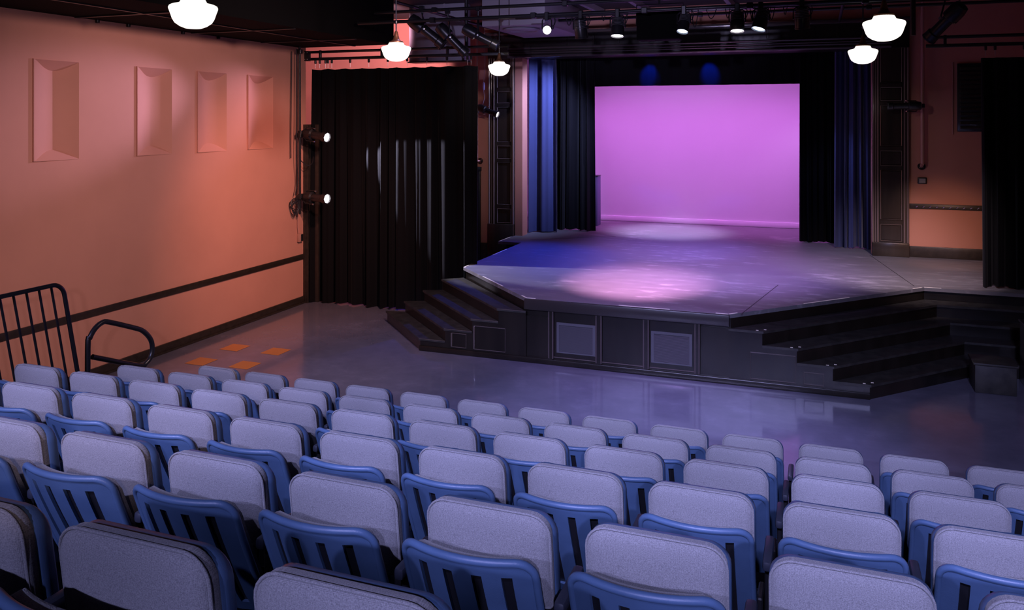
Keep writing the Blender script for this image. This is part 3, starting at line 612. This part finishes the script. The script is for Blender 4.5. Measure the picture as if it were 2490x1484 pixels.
# ------------------------------------------------------------------ pipes
def pipe(label, p, q, r=0.024, m=BLK, flange=None, group=None, clamps=()):
    t = thing('lighting_pipe', label, 'pipe', p, group)
    rel(MB().tube([p, q], r, 12), p).obj('pipe', m, t)
    if flange:
        zf = Vector(p); c_ = Vector(flange)
        rel(MB().tube([p, Vector(p) + (c_ - Vector(p)) * 1.0], r, 10), p).obj('elbow', m, t)
        ax = (c_ - Vector(p)).normalized(); Mx = Matrix.Translation(c_ - Vector(p)) @ ax.to_track_quat('Z', 'Y').to_matrix().to_4x4()
        MB().lathe([(0.062, -.012), (0.066, -.004), (0.066, .0)], 20, Mx).obj('flange', BLK, t)
        for k in range(4):
            a = math.pi / 4 + k * math.pi / 2
            MB().lathe([(0.010, -.02), (0.010, -.008)], 8, Mx @ Matrix.Translation((0.044 * math.cos(a), 0.044 * math.sin(a), 0))).obj('bolt', CHRM, t)
    for zc in clamps:
        d = Vector(q) - Vector(p); c_ = d * zc
        MB().bbox(c_.x - .04, c_.x + .04, c_.y - .04, c_.y + .04, c_.z - .04, c_.z + .04, .008, 1).obj('clamp', BLK, t)
    return t
GP = 'black pipes of the overhead lighting grid'
pipe('black pipe carrying the row of round stage lights', (-6.6, PY, PZ), (3.9, PY, PZ), 0.026, group=GP, clamps=(0.12, 0.27, 0.42, 0.55, 0.68, 0.8))
pipe('black pipe carrying the left cluster of profile spotlights', (-6.6, 11.5, 4.96), (3.9, 11.5, 4.96), 0.026, group=GP, clamps=(0.1, 0.3, 0.5, 0.7))
pipe('black crosswise pipe highest and farthest back in the grid', (-6.6, 14.2, 5.05), (3.9, 14.2, 5.05), 0.026, group=GP, clamps=(0.2, 0.45, 0.7))
pipe('black crosswise grid pipe nearest the top edge of the picture', (-6.6, 9.3, 4.62), (3.9, 9.3, 4.62), 0.026, group=GP, clamps=(0.3, 0.6)) if 0 else None
pipe('black lengthwise grid pipe over the right pendants', (0.35, 10.5, 5.02), (0.35, 15.8, 5.02), 0.026, group=GP)
pipe('black lengthwise grid pipe over the left curtain', (-5.9, 10.9, 5.02), (-5.9, 15.8, 5.02), 0.026, group=GP)
pipe('black vertical drop pipe beside the upper right pendant', (1.07, 11.0, 4.29), (1.07, 11.0, 5.45), 0.03)
pipe('black vertical drop pipe ending above the left curtain', (-5.43, 12.45, 4.42), (-5.43, 12.45, 5.45), 0.03)
pipe('black vertical lighting pipe on the salmon wall near the curtain', (-8.47, 12.17, 1.62), (-8.47, 12.17, 4.54), 0.022, clamps=(0.1, 0.47, 0.97))
pipe('pink-lit vertical pipe left of the left pilaster', (-6.68, 15.86, 2.40), (-6.68, 15.86, 5.4), 0.024, PIPEP, flange=(-6.66, 15.995, 2.39))  # pink light on this pipe is put into its colour
pipe('brown painted vertical pipe on the wall right of the right pilaster', (1.69, 15.86, 2.50), (1.69, 15.86, 5.4), 0.03, PIPEP, flange=(1.69, 15.995, 2.45))
# power strip / raceway under front pipe
t = thing('cable_raceway', 'thin black power raceway with outlets under the light pipe', 'raceway', (-2, 12.0, 4.86))
rel(MB().bbox(-4.4, 1.6, 11.98, 12.03, 4.82, 4.88, 0.006), t.location).obj('channel', BLK, t)
for k in range(15):
    x = -4.2 + k * 0.38
    MB().bbox(x + 2 - .03, x + 2 + .03, -.045, -.02, -.02, .015, .004, 1).obj('outlet', GRIL, t)
t = thing('power_cables', 'looping black cables hanging between the pipe and the lights', 'cable', (-2, 10.965, 4.66))
for k in range(14):
    x = -1.5 + k * 0.24 + random.uniform(-.05, .05)
    if -0.5 < x < 0.3: continue
    w_ = random.uniform(.05, .16); h_ = random.uniform(.10, .26)
    MB().tube([(x + w_ * q / 8, 0.05, 0.08 - h_ * math.sin(math.pi * q / 8)) for q in range(9)], 0.006, 5).obj('cable', BPL, t)
# loudspeaker
SPK = mat('matte_black_cabinet', (0.003, 0.003, 0.003), 0.9, spec=0.1)
t = thing('loudspeaker', 'large black loudspeaker hanging in the middle of the light pipe', 'loudspeaker', (-2.08, 11.35, 4.38))
MB().bbox(-0.29, 0.30, -0.02, 0.30, 0, 0.42, 0.012).obj('cabinet', SPK, t)
MB().bbox(-0.275, 0.285, -0.032, -0.018, 0.015, 0.405, 0.005).obj('front_grille', SPK, t)
MB().tube([(-0.32, 0.14, 0.2), (-0.32, 0.14, 0.5), (0.33, 0.14, 0.5), (0.33, 0.14, 0.2)], 0.012, 6).obj('bracket', BLK, t)
MB().tube([(0, 0.14, 0.5), (0, 0.14, 0.66)], 0.015, 8).obj('hanger', BLK, t)
# ducts and round diffuser
t = thing('air_duct', 'lavender-grey boxed duct face behind the left track', 'duct', (-6.6, 14.4, 4.36))
MB().bbox(-0.75, 0.42, -0.3, -0.02, 0, 1.09, 0.02).obj('duct_box', DUCT, t); MB().bbox(-0.02, 0.02, -0.315, -0.29, 0, 1.09, .004, 1).obj('duct_seam', DUCT, t); MB().bbox(-.77, .44, -.32, -.01, -.012, .012, .004, 1).obj('duct_flange', BLK, t)
t = thing('air_duct', 'grey ceiling bulkhead with round air diffuser left of the star light', 'duct', (-5.0, 14.5, 4.90))
MB().bbox(-0.55, 0.62, -1.1, 1.1, 0.0, 0.54, 0.02).obj('duct_box', DUCT, t)
for r0 in (0.30, 0.22, 0.14, 0.06):
    MB().lathe([(r0, 0.0), (r0 + .035, -0.012), (r0 + .04, -0.03), (r0 - .02, -0.045), (r0 - .03, -.03)], 32, Matrix.Translation((0, -.55, 0))).obj('diffuser_ring', DUCT, t)
# ceiling beams
for k, x in enumerate((-4.0, -3.1, -1.5)):
    bm_ = MB().bbox(-.04, .04, -2.3, 1.7, 0, 0.12, .006, 1).obj('ceiling_beam', DUCT, None); bm_.location = (x, 14.2, 5.33)
    bm_.rotation_euler = (0, 0, math.radians(0)); tag(bm_, ('grey ceiling beam above the star light', 'grey ceiling beam above the ribbed white stage light', 'grey ceiling beam right of the loudspeaker')[k], 'beam', 'exposed ceiling beams')

# ------------------------------------------------------------------ wall details
t = thing('wall_cable', 'black cables clipped down the lighting pipe on the salmon wall', 'cable', (-8.48, 12.15, 1.6))
z_ = lambda pts: rel(MB().tube(smooth(pts, 3), 0.008, 6), t.location)
z_([(-8.50, 12.12, 4.5), (-8.50, 12.12, 3.2), (-8.49, 12.10, 2.6), (-8.50, 12.15, 2.2), (-8.52, 12.10, 1.95)]).obj('cable', BPL, t)
z_([(-8.55, 12.05, 4.45), (-8.56, 12.04, 3.1), (-8.56, 12.04, 2.6)]).obj('cable', BPL, t)
for k in range(5):
    a0 = k * 1.3; z_([(-8.50 + 0.03 * math.cos(q * .9 + a0), 12.08 + (0.05 + .01 * k) * math.cos(q * .8 + a0), 1.72 + 0.10 * math.sin(q * .8 + a0) + .02 * k) for q in range(8)]).obj('cable_coil', BPL, t)
z_([(-8.47, 12.2, 2.55), (-8.40, 12.3, 2.46), (-8.33, 12.34, 2.50), (-8.28, 12.3, 2.62)]).obj('cable', BPL, t)
t = thing('outlet_box', 'small wall outlet box with thin conduit below the left wall spotlights', 'outlet', (WX, 12.33, 1.18))
MB().bbox(0, 0.05, -.06, .06, -.07, .07, .006).obj('box_body', mat('salmon_box', (0.45, 0.24, 0.18), .5), t); MB().bbox(0.045, 0.056, -.005, .055, -.06, .06, .004, 1).obj('cover', BLK, t)
MB().tube([(0.02, -.04, .07), (0.02, -.06, .2), (0.02, -.075, 3.2)], 0.009, 6).obj('conduit', PIPEP, t)
t = thing('switch_plate', 'small grey screen wall plate beside the right pilaster', 'wall switch', (1.70, YB, 2.20))
MB().bbox(-.075, .075, -.03, 0, -.058, .058, .012).obj('frame', BLK, t); MB().bbox(-.052, .052, -.036, -.028, -.040, .040, .004, 1).obj('screen', PLATE, t)
t = thing('coat_hook_rail', 'dark rail of small hooks across the wall at right', 'hook rail', (2.6, YB, 1.75))
MB().bbox(-1.1, 1.3, -.025, 0, -.045, .045, .005).obj('rail', TRIMM, t)
for k in range(14): MB().tube([(-1.0 + k * .105, -.025, -.005), (-1.0 + k * .105, -.05, -.01), (-0.975 + k * .105, -.06, .008)], 0.008, 6).obj('hook', CHRM, t)
t = thing('acoustic_panel', 'dark louvred panel high on the wall at right', 'wall panel', (2.7, YB, 3.06))
MB().bbox(-.46, .6, -.05, 0, 0, 1.17, .01).obj('panel_frame', BLK, t)
for k in range(14): MB().bbox(-.42, .56, -.062, -.045, .05 + k * .078, .095 + k * .078, .004, 1).obj('slat', TRIMM, t)
MB().tube([(-.53, -.02, -.05), (-.53, -.02, 1.2)], 0.010, 6).obj('conduit', PIPEP, t)
t = thing('pull_switch', 'lavender inline cord switch hanging beside the pink pipe', 'switch', (-6.48, 15.75, 3.95))
MB().tube([(0.02, 0, 1.2), (0.03, 0, .5), (0.0, 0, .08)], 0.004, 5).tube([(0, 0, -.08), (.02, 0, -.25), (-.03, 0, -.42), (-.12, 0, -.5)], 0.004, 5).obj('cord', mat('grey_cord', (.3, .28, .32), .5), t)
MB().lathe([(.008, -.085), (.024, -.06), (.028, 0), (.024, .06), (.008, .085)], 14).obj('switch_body', mat('lilac_plastic', (.45, .38, .62), .4), t)
t = thing('door_casing', 'top corner of a dark door frame behind the tall black curtain', 'door frame', (-6.85, YB, 0))
MB().bbox(.12, .21, -.06, 0, 0, 2.26, .01).obj('jamb', BLK, t); MB().bbox(-.7, .225, -.065, 0, 2.18, 2.27, .01).obj('head', BLK, t); MB().bbox(-.7, .12, -.03, -.005, 0, 2.18, .005, 1).obj('door_leaf', BLK, t)

# ------------------------------------------------------------------ railings at the seating edge
RX = -6.15
t = thing('guard_railing', 'black metal guard railing with upright bars left of the seats', 'railing', (RX, 4.9, 0.6))
LEAN = 0.19
def rp(y, z): return (RX, y - (z - 0.6) * LEAN, z)
top = 1.86; yf = 5.585
pts = [rp(3.0, top)] + [rp(yf - 0.10, top)]
for q in range(1, 7):
    a = math.pi / 2 * q / 6; pts.append(rp(yf - 0.10 + 0.10 * math.sin(a), top - 0.10 + 0.10 * math.cos(a)))
pts += [rp(yf, 1.2), rp(yf, 0.30)]
rel(MB().tube(pts, 0.019, 10), t.location).obj('frame', BLK, t)
for k in range(14):
    y = yf - 0.115 - k * 0.118
    if y > 3.05: rel(MB().tube([rp(y, 0.34), rp(y, top - .005)], 0.0105, 8), t.location).obj('baluster', BLK, t)
rel(MB().tube([rp(3.0, 0.36), rp(yf, 0.36)], 0.012, 8), t.location).obj('bottom_rail', BLK, t)
# looped hand rail
t = thing('loop_handrail', 'black bent-tube looped handrail in front of the guard railing', 'handrail', (RX, 6.0, 0.29))
raw = [(5.61, 0.288), (5.61, 1.22), (5.63, 1.31), (5.69, 1.385), (5.77, 1.42), (5.85, 1.405), (6.16, 1.275), (6.26, 1.22), (6.345, 1.13), (6.375, 1.04), (6.355, 0.95), (6.29, 0.90), (6.20, 0.905), (5.66, 1.135)]
rel(MB().tube(smooth([(RX, a, b) for a, b in raw], 4), 0.024, 12), t.location).obj('bent_tube', BLK, t)
rel(MB().lathe([(0.05, 0.0), (0.05, 0.012), (0.03, 0.018)], 16, Matrix.Translation((RX, 5.61, 0.288))), t.location).obj('foot_flange', BLK, t)

# ------------------------------------------------------------------ seating risers
ROWS = [('front', 6.556, 0.0, 0.0, 0, 12), ('second', 5.553, 0.288, 0.0, 0, 12), ('third', 4.567, 0.577, 0.005, 0, 11), ('fourth', 3.600, 0.853, 0.0, 1, 11), ('fifth', 2.556, 1.149, 0.0, 4, 11), ('nearest', 1.470, 1.485, 0.125, 6, 8), ('hidden', 0.45, 1.78, 0.1, 6, 11)]  # hidden row is unseen, put in to shade the nearest row
plats = [(6.03, 5.03, 0.288), (5.03, 4.05, 0.577), (4.05, 3.02, 0.853), (3.02, 1.98, 1.149), (1.98, 0.95, 1.495), (0.95, -0.05, 1.78), (-0.05, -8.8, 2.05)]
words = ('lowest', 'second', 'third', 'fourth', 'fifth', 'sixth', 'topmost')
for k, (ya, yb_, z) in enumerate(plats):
    t = thing('seating_riser', 'black %s seating tier under the blue seats' % words[k], 'platform', (-1.1, (ya + yb_) / 2, 0), 'stepped black seating tiers')
    rel(MB().box(-6.22, 3.98, yb_, ya, 0, z - 0.02), t.location).obj('riser_box', TREAD, t, 0)
    rel(MB().box(-6.24, 3.98, yb_, ya + 0.012, z - 0.02, z), t.location).obj('tread', TREAD, t, 0)

# ------------------------------------------------------------------ theatre seats
HW = 0.223
def shell_pt(x, v):
    """rear surface of the back shell, v 0 bottom - 1 top"""
    bow = 0.058 * (1 - (x / HW) ** 2)
    y = -0.185 + 0.215 * max(0.0, 1 - v) ** 1.15 - bow * (0.55 + 0.45 * v) + 0.06 * max(0, 0.18 - v)
    return Vector((x, y, 0.285 + 0.505 * v))
def make_shell():
    xs = [-HW]; slots = (-0.142, -0.049, 0.049, 0.142); sw = 0.0165; cells = []
    brk = [-HW]
    for s_ in slots: brk += [s_ - sw, s_ + sw]
    brk.append(HW)
    vs = [0, .04, .09, .17, .27, .37, .47, .57, .67, .76, .84, .90, .95, 1.0]
    bm = bmesh.new(); grid = {}; cols = []
    for bi in range(len(brk) - 1):
        n = 1 if bi % 2 else 3
        for q in range(n): cols.append((brk[bi] + (brk[bi + 1] - brk[bi]) * q / n, bi % 2 == 1))
    cols.append((HW, False))
    R_ = 0.055
    for i, (x, _) in enumerate(cols):
        for j, v_ in enumerate(vs):
            p = shell_pt(x, v_)
            ex = abs(x) - (HW - R_); ez = p.z - (0.79 - R_)
            if ex > 0 and ez > 0:
                l = math.hypot(ex, ez)
                mx = max(ex, ez)
                k = mx / l if l > 1e-6 else 1
                p = shell_pt(math.copysign(HW - R_ + ex * k, x), (0.79 - R_ + ez * k - 0.285) / 0.505)
            grid[i, j] = bm.verts.new(p)
    for i in range(len(cols) - 1):
        for j in range(len(vs) - 1):
            if cols[i][1] and 2 <= j <= 10: continue
            bm.faces.new((grid[i, j], grid[i + 1, j], grid[i + 1, j + 1], grid[i, j + 1]))
    bmesh.ops.recalc_face_normals(bm, faces=bm.faces)
    if sum(f.normal.y for f in bm.faces) < 0: pass
    bmesh.ops.solidify(bm, geom=list(bm.faces), thickness=0.011)
    mb = MB(); bm.verts.index_update(); mb.add([q.co[:] for q in bm.verts], [[q.index for q in f.verts] for f in bm.faces]); bm.free()
    # rolled rim: up one side, round the corners, over the top
    path = []
    for j in range(9): path.append(shell_pt(-HW, 0.02 + 0.86 * j / 8))
    for q in range(1, 7):
        a = math.pi / 2 * q / 6; x = -(HW - R_) - R_ * math.cos(a); z = 0.79 - R_ + R_ * math.sin(a); path.append(shell_pt(x, (z - 0.285) / 0.505))
    for q in range(1, 12): path.append(shell_pt(-(HW - R_) + 2 * (HW - R_) * q / 12, 1.0))
    for q in range(0, 6):
        a = math.pi / 2 * (1 - q / 6); x = (HW - R_) + R_ * math.cos(a); z = 0.79 - R_ + R_ * math.sin(a); path.append(shell_pt(x, (z - 0.285) / 0.505))
    for j in range(9): path.append(shell_pt(HW, 0.88 - 0.86 * j / 8))
    path = [p + Vector((0, 0.006, 0)) for p in path]
    mb.tube(path, 0.0135, 8)
    return mb.mesh('back_shell', PLA, 50)
def rounded(w, z0, z1, r, n=6, rb=0.02):
    out = arc((w / 2 - r, z1 - r), r, 0, 90, n) + arc((-w / 2 + r, z1 - r), r, 90, 180, n) + arc((-w / 2 + rb, z0 + rb), rb, 180, 270, 3) + arc((w / 2 - rb, z0 + rb), rb, 270, 360, 3)
    return [(x, z) for x, _, z in out]
def slab(loops, m, name, smooth=50, capc=None):
    """loops: list of (outline, y) from back to front; caps both ends"""
    mb = MB(); n = len(loops[0][0]); v = []; f = []
    for ol, y in loops: v += [(x, y if not callable(y) else y(x, z), z) for x, z in ol]
    for i in range(len(loops) - 1):
        for k in range(n): f.append((i * n + k, i * n + (k + 1) % n, (i + 1) * n + (k + 1) % n, (i + 1) * n + k))
    f += [tuple(range(n))[::-1], tuple(range((len(loops) - 1) * n, len(loops) * n))]
    mb.add(v, f); return mb
def inset(ol, d, cz):
    out = []
    xm = max(abs(x) for x, z in ol); zs_ = [z for x, z in ol]; zc = (max(zs_) + min(zs_)) / 2; zh = (max(zs_) - min(zs_)) / 2
    return [(x * (xm - d) / xm, zc + (z - zc) * (zh - d) / zh) for x, z in ol]
shell_me = make_shell()
# black inner panel and back cushion follow the shell
def curved_slab(w, v0, v1, y0, y1, m, name, r=0.05, nx=10, nv=8):
    front = []; mb = MB(); v = []; f = []
    for layer in (y0, y1):
        for j in range(nv + 1):
            for i in range(nx + 1):
                x = -w / 2 + w * i / nx; vv = v0 + (v1 - v0) * j / nv
                p = shell_pt(x, vv)
                ex = abs(x) - (w / 2 - r); ez = (vv - v1) * 0.505 + r
                if ex > 0 and ez > 0:
                    l = math.hypot(ex, ez); k = max(ex, ez) / l; p = shell_pt(math.copysign(w / 2 - r + ex * k, x), v1 + (ez * k - r) / 0.505)
                edge = (i in (0, nx) or j in (0, nv))
                v.append((p.x, p.y + (layer if not (edge and layer == y1) else y1 - 0.018), p.z))
    S_ = (nx + 1) * (nv + 1)
    for j in range(nv):
        for i in range(nx):
            a = j * (nx + 1) + i; f += [(a, a + nx + 1, a + nx + 2, a + 1), (S_ + a, S_ + a + 1, S_ + a + nx + 2, S_ + a + nx + 1)]
    ring = [i for i in range(nx + 1)] + [j * (nx + 1) + nx for j in range(1, nv + 1)] + [nv * (nx + 1) + i for i in range(nx - 1, -1, -1)] + [j * (nx + 1) for j in range(nv - 1, 0, -1)]
    for k in range(len(ring)):
        a, b = ring[k], ring[(k + 1) % len(ring)]; f.append((a, b, S_ + b, S_ + a))
    mb.add(v, f); return mb.mesh(name, m, 60)
pan_me = curved_slab(0.415, 0.03, 0.955, 0.013, 0.032, BPL, 'inner_panel')
bcush_me = curved_slab(0.410, 0.06, 0.975, 0.032, 0.082, FAB, 'back_cushion')
# folded-up seat: cushion faces the backrest (towards the camera)
o0 = rounded(0.436, 0.535, 0.850, 0.068); tl = lambda y0: (lambda x, z: y0 - 0.030 + 0.06 * (0.86 - z) / 0.44)
def dome(y0, k): return lambda x, z: y0 + 0.05 * (0.86 - z) / 0.44
seat_c = slab([(inset(o0, 0.006, 0), tl(0.052)), (o0, tl(0.044)), (o0, tl(0.014)), (inset(o0, 0.010, 0), tl(0.001)), (inset(o0, 0.030, 0), tl(-0.007)), (inset(o0, 0.075, 0), tl(-0.012)), (inset(o0, 0.14, 0), tl(-0.014))], FAB, 'seat_cushion').mesh('seat_cushion', FAB, 60)
pp = [(x, tl(0.012)(x, z), z) for x, z in inset(o0, -0.001, 0)]
piping = MB().tube(pp, 0.0045, 6, closed=True).mesh('piping', FAB, 60)
s0 = rounded(0.450, 0.52, 0.837, 0.070)
seat_s = slab([(inset(s0, 0.03, 0), tl(0.096)), (inset(s0, 0.008, 0), tl(0.092)), (s0, tl(0.082)), (s0, tl(0.050)), (inset(s0, 0.004, 0), tl(0.044)), (inset(s0, 0.014, 0), tl(0.044)), (inset(s0, 0.016, 0), tl(0.052))], PLA, 'seat_shell').mesh('seat_shell', PLA, 50)
leg_me = MB().bbox(-0.292, -0.268, -0.07, 0.09, 0.02, 0.60, 0.006, 1).bbox(-0.298, -0.262, -0.12, 0.16, 0.0, 0.022, 0.005, 1).mesh('standard', BLK)
legr_me = MB().bbox(0.268, 0.292, -0.07, 0.09, 0.02, 0.60, 0.006, 1).bbox(0.262, 0.298, -0.12, 0.16, 0.0, 0.022, 0.005, 1).mesh('standard', BLK)
arm_me = MB().bbox(-0.299, -0.262, -0.11, 0.13, 0.598, 0.64, 0.012, 2).mesh('armrest', ARM)
armr_me = MB().bbox(0.262, 0.299, -0.11, 0.13, 0.598, 0.64, 0.012, 2).mesh('armrest', ARM)
piv_me = MB().tube([(-0.262, 0.05, 0.425), (0.262, 0.05, 0.425)], 0.014, 8).bbox(-0.262, -0.238, -0.08, 0.06, 0.30, 0.47, 0.006, 1).bbox(0.238, 0.262, -0.08, 0.06, 0.30, 0.47, 0.006, 1).bbox(-0.17, -0.13, 0.03, 0.075, 0.41, 0.56, 0.006, 1).bbox(0.13, 0.17, 0.03, 0.075, 0.41, 0.56, 0.006, 1).mesh('hinge_bar', BLK)
ordn = ['first', 'second', 'third', 'fourth', 'fifth', 'sixth', 'seventh', 'eighth', 'ninth', 'tenth', 'eleventh', 'twelfth', 'thirteenth']
for rn, Yr, zt, dx, k0, k1 in ROWS:
    n = k1 - k0 + 1
    for k in range(k0, k1 + 1):
        p = k - k0
        which = 'leftmost' if p == 0 else ('rightmost' if p == n - 1 else ordn[p] + ' from left')
        t = thing('theatre_seat', 'folded grey-cushioned blue theatre seat, %s in the %s row%s' % (which, rn, ' to the camera' if rn == 'nearest' else (' by the stage' if rn == 'front' else (' below the picture' if rn == 'hidden' else ''))), 'theatre seat', (-5.515 + 0.56 * k + dx, Yr, zt), 'theatre seats in the %s row' % rn)
        link('back_shell', shell_me, t); link('inner_panel', pan_me, t); link('back_cushion', bcush_me, t)
        sc_ = link('seat_cushion', seat_c, t); link('piping', piping, sc_); link('seat_shell', seat_s, t)
        link('standard', leg_me, t); link('armrest', arm_me, t); link('hinge_bar', piv_me, t)
        if k == k1: link('standard', legr_me, t); link('armrest', armr_me, t)

# tiny lamp lenses and globes need no direct light sampling: the spots carry the light
for m in bpy.data.materials:
    m.cycles.emission_sampling = 'NONE'
